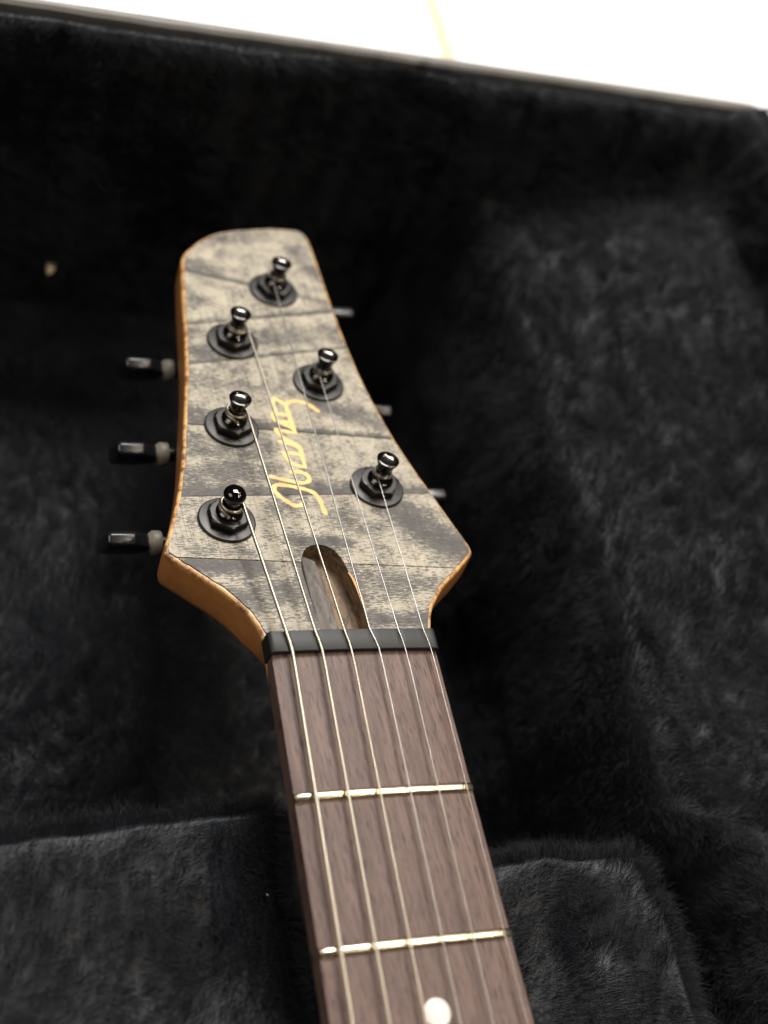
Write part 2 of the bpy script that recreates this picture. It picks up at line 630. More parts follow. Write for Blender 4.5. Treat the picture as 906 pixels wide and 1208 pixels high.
def H(x, y):
    p3 = np.stack([x / 18, y / 18, 0 * x], 1)
    n1 = vnoise(p3)
    n2 = vnoise(np.stack([x / 7 + 9, y / 9, 0 * x + 3.3], 1))
    n3 = vnoise(np.stack([x / 45 + 4, y / 40, 0 * x + 7.1], 1))
    z = FLOOR_Z + 1.2 * n1 + 2.0 * n3
    # right shelf of the moulded lining
    edge = 76 + 2.2 * vnoise(np.stack([y / 34, 0 * y + 2.2, 0 * y], 1)) + 0.8 * vnoise(np.stack([y / 10, 0 * y + 5.2, 0 * y], 1))
    edge = edge + 20 * sstep((-34 - y) / 16)
    s = 1 - (1 - sstep((x - edge + 2) / 30)) ** 2.4
    top = -33 + np.maximum(x - 84, 0) * 0.17 + 3.4 * n3 + 1.6 * n1 + 0.9 * n2
    # the pile slumps away behind the shelf's rounded edge
    top = top + 1.5 - 2.5 * np.exp(-((x - edge - 34) / 16) ** 2)
    z = z * (1 - s) + top * s
    # left shelf, out of view, raised to shade the well floor
    s = sstep((-x - 112) / 12)
    z = z * (1 - s) + (-14 + 2.5 * n3 + 1.2 * n1) * s
    # upright walls of the case
    wob = 1.6 * n2 + 2.0 * n3
    s = sstep((y - (BACK - 13) + wob) / 11)
    z = z * (1 - s) + (RIM_Z - 1.5) * s
    s = sstep((x - 178 + wob) / 11)
    z = z * (1 - s) + (RIM_Z + 3 + 0.6 * n2) * s
    s = sstep((-x - 188 + wob) / 11)
    z = z * (1 - s) + (RIM_Z + 1) * s
    return z


def heightfield(name, xs, ys, fn):
    X, Y = np.meshgrid(xs, ys, indexing='ij')
    x, y = X.ravel(), Y.ravel()
    z = fn(x, y)
    v = np.stack([x, y, z], 1)
    nx, ny = len(xs), len(ys)
    i, j = np.meshgrid(np.arange(nx - 1), np.arange(ny - 1), indexing='ij')
    a = (i * ny + j).ravel()
    f = np.stack([a, a + ny, a + ny + 1, a + 1], 1)
    return v, f


def fur(name, v, f, count, length, lean, flow, parent, mtx, crop=None, width=0.050):
    tri = np.concatenate([f[:, [0, 1, 2]], f[:, [0, 2, 3]]])
    A, B, C = v[tri[:, 0]], v[tri[:, 1]], v[tri[:, 2]]
    nrm = np.cross(B - A, C - A)
    ar = np.linalg.norm(nrm, axis=1) / 2
    cen = (A + B + C) / 3
    w = ar.copy()
    if crop is not None:
        w = w * crop(cen)
    idx = rng.choice(len(tri), size=count, p=w / w.sum())
    # smooth vertex normals
    vn = np.zeros_like(v)
    for k in range(3):
        np.add.at(vn, tri[:, k], nrm)
    vn /= np.linalg.norm(vn, axis=1, keepdims=True) + 1e-12
    r1, r2 = np.sqrt(rng.random(count)), rng.random(count)
    wa, wb, wc = (1 - r1)[:, None], (r1 * (1 - r2))[:, None], (r1 * r2)[:, None]
    T = tri[idx]
    root = v[T[:, 0]] * wa + v[T[:, 1]] * wb + v[T[:, 2]] * wc
    N = vn[T[:, 0]] * wa + vn[T[:, 1]] * wb + vn[T[:, 2]] * wc
    N /= np.linalg.norm(N, axis=1, keepdims=True) + 1e-12
    # nap: base flow turned by broad and small swirls, tufts 4 to 8 mm across
    def swirl(sc_, o):
        return np.stack([vnoise(root / sc_ + o + 17 * k) for k in range(3)], 1)
    d = (flow(root) if callable(flow) else np.array(flow, float)[None, :]) + 1.15 * swirl(42.0, 1.3) + 0.42 * swirl(13.0, 6.1) + 0.70 * swirl(3.6, 21.7)
    d += 0.22 * rng.standard_normal((count, 3))
    d -= N * (d * N).sum(1, keepdims=True)
    d /= np.linalg.norm(d, axis=1, keepdims=True) + 1e-9
    ln = (lean(root) if callable(lean) else lean) + 0.13 * vnoise(root / 14.0 + 40) + 0.11 * vnoise(root / 5.0 + 60) + 0.10 * rng.standard_normal(count)
    ln = np.clip(ln, 0.15, 1.35)[:, None]
    L = (length * (0.75 + 0.45 * rng.random(count)) * (1 + 0.25 * vnoise(root / 9.0 + 80)))[:, None]
    dir0 = N * np.cos(ln * 0.55) + d * np.sin(ln * 0.55)
    dir1 = N * np.cos(ln * 1.25) + d * np.sin(ln * 1.25)
    jit = rng.standard_normal((count, 3)) * 0.16 * L
    p0 = root - N * 0.3
    p1 = root + dir0 * L * 0.36
    p2 = p1 + (0.5 * dir0 + 0.5 * dir1) * L * 0.34
    p3 = p2 + dir1 * L * 0.34 + jit
    pts = np.stack([p0, p1, p2, p3], 1).reshape(-1, 3) * MM
    hc = bpy.data.hair_curves.new(name)
    hc.add_curves([4] * count)
    hc.attributes['position'].data.foreach_set('vector', pts.astype(np.float32).ravel())
    if 'radius' not in hc.attributes:
        hc.attributes.new('radius', 'FLOAT', 'POINT')
    rad = np.tile(np.array([1.0, 0.95, 0.75, 0.22]), count) * width * MM
    hc.attributes['radius'].data.foreach_set('value', rad.astype(np.float32))
    hc.materials.append(M_FUR)
    o = bpy.data.objects.new(name, hc)
    COL.objects.link(o)
    o.parent = parent
    if mtx is not None:
        o.matrix_local = mtx
    tag(o, kind='stuff')
    return o


def lin(a, b, st):
    return np.arange(a, b, st)


xs = np.concatenate([lin(-202, -180, 1.2), lin(-180, -128, 4), lin(-128, -108, 1.5), lin(-108, 70, 3), lin(70, 112, 1.0), lin(112, 176, 2.5), lin(176, 192.1, 0.8)])
ys = np.concatenate([lin(-150, 184, 2.5), lin(184, BACK + 0.5, 0.7)])
lv, lf = heightfield("lining", xs, ys, H)
lin_me = from_py("lining", lv, lf.tolist(), 180)
lining = link_mesh("lining", lin_me, M_FUR, case, CASE_T)


def crop_main(c):
    inside = (c[:, 0] > -100) & (c[:, 1] > -125)
    return np.where(inside, 1.0, 0.12)




def lin_lean(p):
    shelf = sstep((p[:, 0] - 74) / 8) * sstep((p[:, 2] + 84) / 14) * sstep((196 - p[:, 1]) / 8)
    return 1.15 - 0.66 * shelf * (1 - 0.62 * sstep((p[:, 0] - 97) / 16))


def lin_flow(p):
    edge_ = (np.exp(-((p[:, 0] - 82) / 8) ** 2) * (p[:, 1] > -40))[:, None]
    return np.array((0.15, -0.4, 0.2))[None, :] * (1 - edge_) + np.array((-0.3, -1.6, -0.5))[None, :] * edge_


fur("lining_fur", lv, lf, 640000, 4.5, lin_lean, lin_flow, lining, None, crop_main)


def rest(name, x0, x1, y0, y1, zt, seed, rad=9.0, dip=None):
    def fn(x, y):
        wob = 4.5 * vnoise(np.stack([x / 24 + seed, y / 24, 0 * x], 1)) + 1.5 * vnoise(np.stack([x / 9 + seed, y / 9, 0 * x + 2], 1))
        d = np.minimum(np.minimum(x - x0, x1 - x), np.minimum(y - y0, y1 - y)) + wob * 0.7 * (np.minimum(np.minimum(x - x0, x1 - x), np.minimum(y - y0, y1 - y)) > 0.2)
        q = np.clip(d / rad, 0, 1)
        prof = np.sqrt(np.clip(1 - (1 - q) ** 2.4, 0, 1))
        z = FLOOR_Z - 4 + (zt - FLOOR_Z + 4) * prof
        z = z + q * (2.0 * vnoise(np.stack([x / 22 + seed, y / 22, 0 * x + 4], 1)) + 0.9 * vnoise(np.stack([x / 8 + seed, y / 8, 0 * x + 8], 1)))
        if dip:
            z = z - dip[2] * np.exp(-((x - dip[0]) / dip[3]) ** 2 - ((y - dip[1]) / dip[4]) ** 2)
        return z
    xs_ = np.concatenate([np.linspace(x0, x0 + rad, 18)[:-1], np.linspace(x0 + rad, x1 - rad, 22), np.linspace(x1 - rad, x1, 18)[1:]])
    ys_ = np.concatenate([np.linspace(y0, y0 + rad, 18)[:-1], np.linspace(y0 + rad, y1 - rad, 26), np.linspace(y1 - rad, y1, 18)[1:]])
    v, f = heightfield(name, xs_, ys_, fn)
    o = link_mesh(name, from_py(name, v, f.tolist(), 180), M_FUR, case, CASE_T)
    return o, v, f


nr, v_, f_ = rest("neck_rest", -128, -15, -148, -25, -30, 3.0, 6.5)
nr["label"] = "plush covered block under the neck on the bass side"
fur("rest_fur", v_, f_, 150000, 5.0, 0.50, (0.25, -0.6, 0.3), nr, None)
nr, v_, f_ = rest("neck_rest", 18, 87, -148, -40, -31, 12.0, 6.5, (62, -64, 7, 9, 13))
nr["label"] = "plush covered block under the neck on the treble side"
fur("rest_fur", v_, f_, 90000, 5.0, 0.50, (-0.2, -0.6, 0.3), nr, None)

# binding along the top of the case walls and the shell outside it
ring = [(-204, -150), (-204, BACK - 4), (-200, BACK + 1), (-190, BACK + 2.4), (188, BACK + 2.4), (193, BACK), (194.5, BACK - 6), (194.5, -150)]


def strip(name, path, halfw, z0, z1, bev=0.8):
    n = len(path)
    v, f = [], []
    for i, p in enumerate(path):
        a = Vector(path[max(i - 1, 0)])
        b = Vector(path[min(i + 1, n - 1)])
        tdir = (b - a).normalized()
        nn = Vector((-tdir.y, tdir.x))
        for off, z in ((halfw, z0), (halfw, z1 - bev), (halfw - bev, z1), (-halfw + bev, z1), (-halfw, z1 - bev), (-halfw, z0)):
            q = Vector(p) + nn * off
            v.append((q.x, q.y, z))
    for i in range(n - 1):
        for k in range(6):
            k2 = (k + 1) % 6
            f.append((i * 6 + k, i * 6 + k2, (i + 1) * 6 + k2, (i + 1) * 6 + k))
    f.append((0, 1, 2, 3, 4, 5))
    f.append(tuple((n - 1) * 6 + k for k in (5, 4, 3, 2, 1, 0)))
    return from_py(name, v, f, 30)


def subdiv_path(path, st=6.0):
    out = []
    for a, b in zip(path[:-1], path[1:]):
        a, b = Vector(a), Vector(b)
        k = max(1, int((b - a).length / st))
        for i in range(k):
            q = a.lerp(b, i / k)
            out.append((q.x, q.y + 0.25 * math.sin(q.x * 0.07) + 0.15 * math.sin(q.x * 0.31)))
    out.append(path[-1])
    return out


link_mesh("rim_binding", strip("rim_binding", subdiv_path(ring), 1.8, RIM_Z - 6, RIM_Z + 1.6, 1.0), M_RIM, case, CASE_T)
ring2 = [(-207.5, -150), (-207.5, BACK - 4), (-203, BACK + 4), (-190, BACK + 6), (188, BACK + 6), (196, BACK + 3), (198, BACK - 6), (198, -150)]
link_mesh("case_shell", strip("case_shell", ring2, 1.6, FZ + 0.3, RIM_Z - 1.0, 0.8), M_SHELL, case, CASE_T)
link_mesh("case_bottom", from_bm(box_bm(-206, 196, -150, BACK + 4, FZ + 0.5, FZ + 6, 1), "case_bottom"), M_SHELL, case, CASE_T)

# ------------------------------------------------------------------ guitar
guitar = bpy.data.objects.new("electric_guitar", None)
COL.objects.link(guitar)
tag(guitar, "electric guitar neck and headstock lying in the black plush case", "guitar")

TILT = math.radians(11)
HS = Matrix.Translation((0, 0, -2 * MM)) @ Matrix.Rotation(-TILT, 4, 'X')


def hs_world(x, s, h):
    return HS @ (Vector((x, s, h)) * MM) / MM


left = [(-21.72, 5.0), (-22.68, 9.74), (-25.09, 14.92), (-29.22, 20.45), (-34.25, 25.36), (-38.23, 29.2), (-40.6, 31.5), (-41.1, 33.6), (-39.25, 38.52),
        (-36.39, 46.56), (-33.78, 54.82), (-31.1, 65.22), (-28.53, 77.63), (-26.07, 89.71), (-23.64, 102.43), (-21.44, 117.0), (-19.75, 129.5),
        (-17.72, 142.98), (-16.29, 151.12), (-14.13, 155.36), (-9.55, 160.64), (-4.21, 165.04), (1.53, 167.6), (8.93, 169.6), (17.04, 171.1),
        (23.4, 171.2), (26.2, 170.0), (27.3, 166.44), (27.4, 157.92), (27.3, 148.47), (27.1, 135.75), (27.15, 122.57), (27.5, 109.88), (28.55, 95.4),
        (29.97, 84.6), (31.3, 76.04), (33.45, 66.2), (36.25, 55.4), (39.4, 43.4), (41.5, 35.8), (41.6, 33.0), (40.6, 31.6), (35.65, 26.65), (29.94, 21.42),
        (26.22, 16.74), (23.52, 12.16), (21.2, 5.0)]
outline = [tuple(p) for p in catmull(left, 4)]
outline += [(20.6, -1.0), (-21.2, -1.0)]


def offset_poly(poly, d):
    n = len(poly)
    out = []
    area_ = sum(poly[i][0] * poly[(i + 1) % n][1] - poly[(i + 1) % n][0] * poly[i][1] for i in range(n))
    sg = 1 if area_ > 0 else -1
    for i in range(n):
        a, b, c_ = Vector(poly[i - 1]), Vector(poly[i]), Vector(poly[(i + 1) % n])
        t1, t2 = (b - a).normalized(), (c_ - b).normalized()
        n1, n2 = Vector((t1.y, -t1.x)), Vector((t2.y, -t2.x))
        nn = (n1 + n2)
        nn = nn.normalized() if nn.length > 1e-6 else n1
        k = max(0.5, nn.dot(n1))
        q = b + nn * (sg * d / k)
        out.append((q.x, q.y))
    return out


def prism(poly, z0, z1):
    bm = bmesh.new()
    lo = [bm.verts.new((x, y, z0)) for x, y in poly]
    hi = [bm.verts.new((x, y, z1)) for x, y in poly]
    n = len(poly)
    fb = bm.faces.new(lo[::-1])
    ft = bm.faces.new(hi)
    for i in range(n):
        j = (i + 1) % n
        bm.faces.new((lo[i], lo[j], hi[j], hi[i]))
    return bm, ft, fb


def boolean_cut(obj, cutter_me):
    c_ = bpy.data.objects.new("cutter", cutter_me)
    COL.objects.link(c_)
    c_.matrix_world = obj.matrix_world
    md = obj.modifiers.new("cut", 'BOOLEAN')
    md.operation = 'DIFFERENCE'
    md.solver = 'EXACT'
    md.object = c_
    bpy.context.view_layer.update()
    dg = bpy.context.evaluated_depsgraph_get()
    me = bpy.data.meshes.new_from_object(obj.evaluated_get(dg), preserve_all_data_layers=True, depsgraph=dg)
    obj.modifiers.clear()
    me.name = obj.name
    obj.data = me
    bpy.data.objects.remove(c_)
    return me


PT = 0.55                                           # thickness of the printed boards
outline_b = [tuple(p) for p in catmull(left, 4)] + [(20.7, -3.0), (20.3, -9.0), (-21.3, -9.0), (-21.5, -3.0)]
rings = [(-13.0, -2.6), (-12.75, -1.5), (-12.1, -0.6), (-11.2, -0.05), (-9.8, 0.35), (-7.0, 0.45), (-1.25, 0.45), (-0.85, 0.36), (-0.5, 0.12), (-0.35, -0.3)]
v, f = [], []
for z, off in rings:
    for (x, y), (x0, y0) in zip(offset_poly(outline_b, off), outline_b):
        k = max(0.0, min(1.0, (12 - y0) / 20))
        dep = max(0.0, min(1.0, (-z - 3.0) / 10.0))
        x *= 1 - 0.42 * k * dep ** 1.3
        zz = z
        if y0 < 4:
            zz = min(zz, -4.6)
        v.append((x, y, zz))
n_ = len(outline_b)
for i in range(len(rings) - 1):
    for q in range(n_):
        q2 = (q + 1) % n_
        f.append((i * n_ + q, i * n_ + q2, (i + 1) * n_ + q2, (i + 1) * n_ + q))
f.append(tuple(range(n_))[::-1])
f.append(tuple((len(rings) - 1) * n_ + q for q in range(n_)))
bm = bmesh.new()
bm.from_mesh(from_py("tmp", v, f, 40, 1.0))
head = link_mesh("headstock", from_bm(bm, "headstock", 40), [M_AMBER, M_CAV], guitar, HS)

cav = [(-7.7, -3), (-7.55, 8), (-7.57, 14.8), (-7.57, 20.8), (-7.5, 26.7), (-6.8, 30.2), (-5.2, 33.2), (-2.76, 34.7), (0.11, 34.7), (2.75, 32.9), (4.1, 29.84),
       (4.75, 26.68), (5.4, 21.4), (5.6, 15.18), (5.65, 8.0), (5.8, -3)]
cav = [tuple(p) for p in catmull(cav, 3)]
bm, _, _ = prism(cav, -5.4, 4.0)
cut_me = from_bm(bm, "cutter", 40)
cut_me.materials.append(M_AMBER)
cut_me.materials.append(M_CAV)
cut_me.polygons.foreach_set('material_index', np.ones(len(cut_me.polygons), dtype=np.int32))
bpy.context.view_layer.update()
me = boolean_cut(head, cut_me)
smooth(me, 40)
# pale lump of raw wood left in the truss rod channel
bm = box_bm(-7.5, -0.2, 2.5, 33.0, -5.5, -3.6, 0.6, 3)
for v in bm.verts:
    if v.co.y > 20:
        t_ = (v.co.y - 20) / 12
        v.co.x = -3.6 + (v.co.x + 3.6) * (1 - 0.35 * t_ * t_)
    v.co.z += 0.25 * math.sin(v.co.y * 0.9) * 0.5 + (1.9 if v.co.x < -5 else 0.0) * (1 if v.co.z > -5 else 0)
link_mesh("truss_rod_channel", from_bm(bm, "truss_rod_channel", 40), M_CHANNEL, head)

# boards: each a thin piece between two seams
seams = [((-17.1, 145.0), (26.3, 134.2)), ((-20.5, 120.2), (27.0, 130.3)), ((-22.7, 102.6), (26.3, 113.6)), ((-28.4, 78.2), (31.1, 75.2)), ((-33.7, 51.2), (35.5, 54.0)), ((-37.4, 30.4), (42.0, 26.6))]


def board(poly, upper, lower, gap=0.15):
    bm = bmesh.new()
    vs_ = [bm.verts.new((x, y, 0)) for x, y in poly]
    fc = bm.faces.new(vs_)
    bmesh.ops.triangulate(bm, faces=[fc])
    for seam, keep_below in ((upper, True), (lower, False)):
        if seam is None:
            continue
        a, b = Vector((*seam[0], 0)), Vector((*seam[1], 0))
        no = Vector((-(b - a).y, (b - a).x, 0)).normalized()      # points up the headstock
        co = a + no * (-gap if keep_below else gap)
        bmesh.ops.bisect_plane(bm, geom=list(bm.verts) + list(bm.edges) + list(bm.faces), plane_co=co, plane_no=no,
                               clear_outer=keep_below, clear_inner=not keep_below)
    bmesh.ops.dissolve_limit(bm, angle_limit=0.002, verts=list(bm.verts), edges=list(bm.edges))
    bmesh.ops.triangulate(bm, faces=list(bm.faces))
    r = bmesh.ops.extrude_face_region(bm, geom=list(bm.faces))
    for e in r['geom']:
        if isinstance(e, bmesh.types.BMVert):
            e.co.z = PT
    for v in bm.verts:
        v.co.z -= PT - 0.0
    return bm


in_a, in_b = offset_poly(outline, -0.35), offset_poly(outline, -0.75)
inner = []
for q, (a, b) in enumerate(zip(in_a, in_b)):
    w = 0.5 + 0.5 * math.sin(q * 1.7) * math.sin(q * 0.53 + 1)
    inner.append((a[0] + (b[0] - a[0]) * w, a[1] + (b[1] - a[1]) * w))
for i in range(len(seams) + 1):
    up = seams[i - 1] if i > 0 else None
    lo = seams[i] if i < len(seams) else None
    bm = board(inner, up, lo)
    dz = (0.0, 0.06, -0.03, 0.05, -0.02, 0.05, 0.0)[i]
    for v in bm.verts:
        if v.co.z > -0.2:
            v.co.z += dz
    o = link_mesh("plank", from_bm(bm, "plank", 30), M_PLANKS[i], head)
    if i >= 5:
        bpy.context.view_layer.update()
        c2 = cut_me.copy()
        me2 = boolean_cut(o, c2)
        smooth(me2, 30)

# gold script logo
LOGO = [[(3.5, 45.6), (3.3, 48.3), (3.2, 51.0), (2.6, 53.2), (0.6, 54.4), (-1.7, 55.1), (-5.3, 56.0), (-8.2, 56.2), (-8.8, 55.1), (-8.7, 53.0), (-7.4, 51.3), (-6.0, 50.0), (-4.9, 48.5), (-3.7, 48.3), (-1.8, 49.1)],
        [(-8.9, 59.2), (-6.8, 58.4), (-4.3, 57.7), (-1.3, 56.8), (0.8, 56.9), (2.3, 58.0), (2.1, 59.8), (0.9, 60.9), (-0.7, 61.1), (-2.8, 60.9)],
        [(2.2, 63.0), (-0.1, 63.1), (-1.6, 64.1), (-2.6, 66.2), (-3.1, 68.6)], [(1.9, 62.9), (2.0, 66.7), (2.2, 71.0)], [(-1.9, 68.4), (-0.4, 68.0), (1.6, 67.5)],
        [(-3.5, 72.5), (-1.0, 71.9), (1.2, 71.3), (2.1, 69.6)], [(-3.2, 77.3), (-2.9, 75.2), (-1.5, 73.7), (0.6, 72.3), (2.1, 70.8)], [(-3.4, 77.3), (-1.6, 76.9), (0.4, 76.3), (2.4, 76.1)],
        [(1.9, 87.8), (1.9, 85.0), (2.0, 81.4), (1.9, 78.4), (2.1, 76.3)], [(-2.9, 83.5), (-2.9, 81.2), (-1.4, 79.9), (0.6, 79.1), (1.8, 77.8)], [(-2.7, 83.7), (-0.2, 83.5), (1.9, 83.1)],
        [(-1.5, 80.5), (0.2, 80.3), (1.9, 80.2)], [(-1.7, 84.2), (-1.9, 86.6), (-1.8, 88.8), (-1.1, 90.0), (-0.1, 89.5), (0.9, 88.2), (1.9, 87.8)],
        [(1.9, 87.6), (3.0, 88.8), (4.9, 89.2), (7.1, 89.0), (8.7, 88.2), (9.7, 87.0), (11.2, 85.2)]]
lvv, lff = [], []
for i, st in enumerate(LOGO):
    st = [st[0]] + [tuple(0.2 * np.array(st[k - 1]) + 0.6 * np.array(st[k]) + 0.2 * np.array(st[k + 1])) for k in range(1, len(st) - 1)] + [st[-1]]
    pts = catmull(st, 6)
    n = len(pts)
    z = 0.075 + 0.004 * i
    hw = 0.72
    base = len(lvv)
    for k, p in enumerate(pts):
        a, b = pts[max(k - 1, 0)], pts[min(k + 1, n - 1)]
        tdir = (b - a) / (np.linalg.norm(b - a) + 1e-9)
        nn = np.array((-tdir[1], tdir[0]))
        w = hw * (0.9 + 0.12 * math.sin(k * 0.7 + i)) * (0.75 if k in (0, n - 1) else 1)
        ext = tdir * (0.25 if k == n - 1 else (-0.25 if k == 0 else 0))
        lvv.append((*(p + nn * w + ext), z))
        lvv.append((*(p - nn * w + ext), z))
    for k in range(n - 1):
        q = base + 2 * k
        lff.append((q, q + 1, q + 3, q + 2))
lg = link_mesh("logo", from_py("logo", lvv, lff, 180), M_GOLD, head)
lg["label"] = "gold script maker's logo on the weathered headstock face"

# bare wood chipped open along the cavity's edge
cp = [(4.75, 25.5, 0.05), (5.25, 23.5, 0.35), (5.6, 20.5, 0.55), (5.75, 17.5, 0.6), (5.8, 15.0, 0.45), (5.8, 13.2, 0.1)]
v = [(x - 0.25, y, 0.07) for x, y, w in cp] + [(x + w, y + 0.1 * math.sin(y * 3), 0.05) for x, y, w in cp]
f = [(i, i + 6, i + 7, i + 1) for i in range(5)]
ch = link_mesh("edge_chip", from_py("edge_chip", v, f, 60), mat_plain("bare_maple", (0.55, 0.29, 0.09), 0.5, 0.4, 0.6, 0.2, 0.3), head)
ch["label"] = "bare orange wood where the cavity edge is chipped"

# ---- neck shaft and fingerboard


def board_edges(y):
    return -21.75 + 0.0172 * y, 20.5 - 0.0245 * y


YEND = -150.0
ysn = list(np.linspace(-0.9, YEND, 40))
v, f = [], []
NX = 16
for y in ysn:
    l, r = board_edges(y)
    c0 = 0
    for k in range(NX + 1):
        x = l + (r - l) * k / NX
        ed = min(k, NX - k)
        z = -(x * x) / 800 - (0.35 if ed == 0 else 0.0)
        xx = x
        v.append((xx, y, z))
    v.append((r, y, -6.2))
    v.append((l, y, -6.2))
W_ = NX + 3
for i in range(len(ysn) - 1):
    for k in range(W_):
        k2 = (k + 1) % W_
        f.append((i * W_ + k, (i + 1) * W_ + k, (i + 1) * W_ + k2, i * W_ + k2))
f.append(tuple(range(W_)))
f.append(tuple((len(ysn) - 1) * W_ + k for k in range(W_))[::-1])
fb_ = link_mesh("fingerboard", from_py("fingerboard", v, f, 40), M_ROSE, guitar)

v, f = [], []
ysn = [16, 12, 8, 4, 0, -4, -10] + list(np.linspace(-20, YEND, 12))
NS = 18
for y in ysn:
    l, r = board_edges(min(y, 0))
    zt = -6.25 if y <= 0 else -7.0 - 0.45 * y
    depth = 14.0 - (0.35 * max(y, 0))
    ins = 0.1 + max(0, y) * 0.45
    cx, hw = (l + r) / 2, (r - l) / 2 - ins
    for k in range(NS + 1):
        u_ = -math.cos(math.pi * k / NS)
        v.append((cx + hw * u_, y, zt - depth * (1 - abs(u_) ** 1.7)))
W_ = NS + 1
for i in range(len(ysn) - 1):
    for k in range(W_):
        k2 = (k + 1) % W_
        f.append((i * W_ + k, i * W_ + k2, (i + 1) * W_ + k2, (i + 1) * W_ + k))
f.append(tuple(range(W_)))
f.append(tuple((len(ysn) - 1) * W_ + k for k in range(W_))[::-1])
bmx = bmesh.new()
tmp = from_py("neck", v, f, 40, 1.0)
bmx.from_mesh(tmp)
link_mesh("neck", from_bm(bmx, "neck", 40), M_AMBER, guitar)

# frets
for (l, r, y) in ((-22.45, 21.35, -36.6), (-22.95, 22.2, -71.2), (-23.6, 23.0, -103.4), (-24.1, 23.7, -134.0)):
    v, f = [], []
    n = 28
    prof = [(-1.35, -0.6), (-1.3, 0.15), (-0.95, 0.62), (-0.5, 0.88), (0, 0.97), (0.5, 0.88), (0.95, 0.62), (1.3, 0.15), (1.35, -0.6)]
    for k in range(n + 1):
        x = l + (r - l) * k / n
        e = min(k, n - k)
        low = 0.45 if e == 0 else 0.0
        for dy, dz in prof:
            v.append((x, y + dy, -(x * x) / 800 + max(dz - low * (dz > 0), -0.6)))
    m_ = len(prof)
    for k in range(n):
        for q in range(m_):
            q2 = (q + 1) % m_
            f.append((k * m_ + q, k * m_ + q2, (k + 1) * m_ + q2, (k + 1) * m_ + q))
    f.append(tuple(range(m_))[::-1])
    f.append(tuple(n * m_ + q for q in range(m_)))
    link_mesh("fret", from_py("fret", v, f, 50), M_FRET, fb_)

# inlay dot
v, f = lathe([(3.05, -0.5), (3.05, 0.035), (2.95, 0.06), (0.01, 0.07)], 40)
link_mesh("inlay_dot", from_py("inlay_dot", np.array(v) + np.array((0.5, -86.3, 0.0)), f, 40), M_PEARL, fb_)

# nut with its string slots
SX = [-17.4, -10.0, -2.6, 4.6, 11.5, 18.4]
SXB = [-18.0, -10.8, -3.3, 3.4, 10.9, 17.7]
SR = [0.47, 0.38, 0.30, 0.21, 0.165, 0.14]
v, f = [], []
cols = sorted(set([-22.3, -22.1, -21.8, -21.4, -20.8, 20.0, 20.3, 20.5, 20.7, 20.9] + [round(-20 + 0.5 * k, 2) for k in range(80)]))
prof = [(-0.9, -5.0), (-0.9, 1.32), (-0.83, 1.44), (-0.68, 1.50), (2.0, 1.46), (4.45, 1.30), (4.62, 1.24), (4.7, 1.08), (4.7, -5.0)]
for x in cols:
    e = min(x + 22.3, 20.9 - x)
    low = 0.7 * max(0, 1 - e / 0.9) ** 2
    for y, z in prof:
        zz = z - (low if z > 0 else 0) - (x * x) / 900 * (z > 0)
        if z > 0:
            for sx, sb, sr in zip(SX, SXB, SR):
                xc = sx + (sb - sx) * (y + 0.9) / 5.6
                if abs(x - xc) < sr + 0.12:
                    zz -= 0.28
        v.append((x, y, zz))
m_ = len(prof)
for k in range(len(cols) - 1):
    for q in range(m_):
        q2 = (q + 1) % m_
        f.append((k * m_ + q, k * m_ + q2, (k + 1) * m_ + q2, (k + 1) * m_ + q))
f.append(tuple(range(m_))[::-1])
f.append(tuple((len(cols) - 1) * m_ + q for q in range(m_)))
link_mesh("string_nut", from_py("string_nut", v, f, 40), M_NUT, guitar)

# ---- tuning machines
hexa = lambda r, a: min(r, 4.85 / math.cos(((a + math.radians(12)) % math.radians(60)) - math.radians(30)))
v, f = lathe([(7.5, -0.05), (7.5, 0.62), (7.42, 0.82), (7.25, 0.92), (7.0, 0.94), (6.2, 0.98), (5.4, 1.10), (3.0, 1.15)], 56)
ME_WASH = from_py("washer", v, f, 40)
v, f = lathe([(5.9, 1.16), (5.9, 2.75), (5.45, 3.05), (5.0, 3.28), (4.75, 3.34), (4.4, 3.36), (3.3, 3.36)], 72, hexa)
ME_HEX = from_py("hex_nut", v, f, 22)
v, f = lathe([(3.55, 3.0), (3.5, 4.0), (3.2, 4.25), (2.75, 4.5), (2.4, 5.2), (2.05, 6.2), (2.0, 7.1), (2.15, 8.2), (2.5, 9.3), (2.85, 10.2), (3.05, 10.75), (3.05, 10.95), (2.92, 11.05), (2.45, 11.05),
              (2.36, 10.8), (2.2, 10.62), (1.4, 10.5), (0.02, 10.46)], 36)
ME_POST = from_py("post_cupped", v, f, 40)
ME_POST.polygons.foreach_set('material_index', np.array([1 if (q >= 14 * 36 and q < 17 * 36) or q == 17 * 36 + 1 else 0 for q in range(len(ME_POST.polygons))], dtype=np.int32))
v, f = lathe([(3.55, 3.0), (3.5, 4.0), (3.2, 4.25), (2.75, 4.5), (2.45, 5.2), (2.15, 6.2), (2.12, 7.1), (2.35, 8.0), (2.75, 8.9), (2.95, 9.6), (2.9, 10.2), (2.6, 10.8), (2.0, 11.3), (1.2, 11.6), (0.5, 11.72), (0.02, 11.75)], 36)
ME_POSTD = from_py("post_domed", v, f, 60)
for mm_, mt in ((ME_WASH, M_BLACK), (ME_HEX, M_BLACK), (ME_POST, M_POST), (ME_POSTD, M_POST)):
    mm_.materials.append(mt)
ME_POST.materials.append(M_CUP)

TUN = dict(BL=(-24.01, 42.68), ML=(-15.82, 77.21), TL=(-8.42, 113.17), TR=(9.39, 138.28), MR=(13.84, 97.0), BR=(20.61, 55.59))
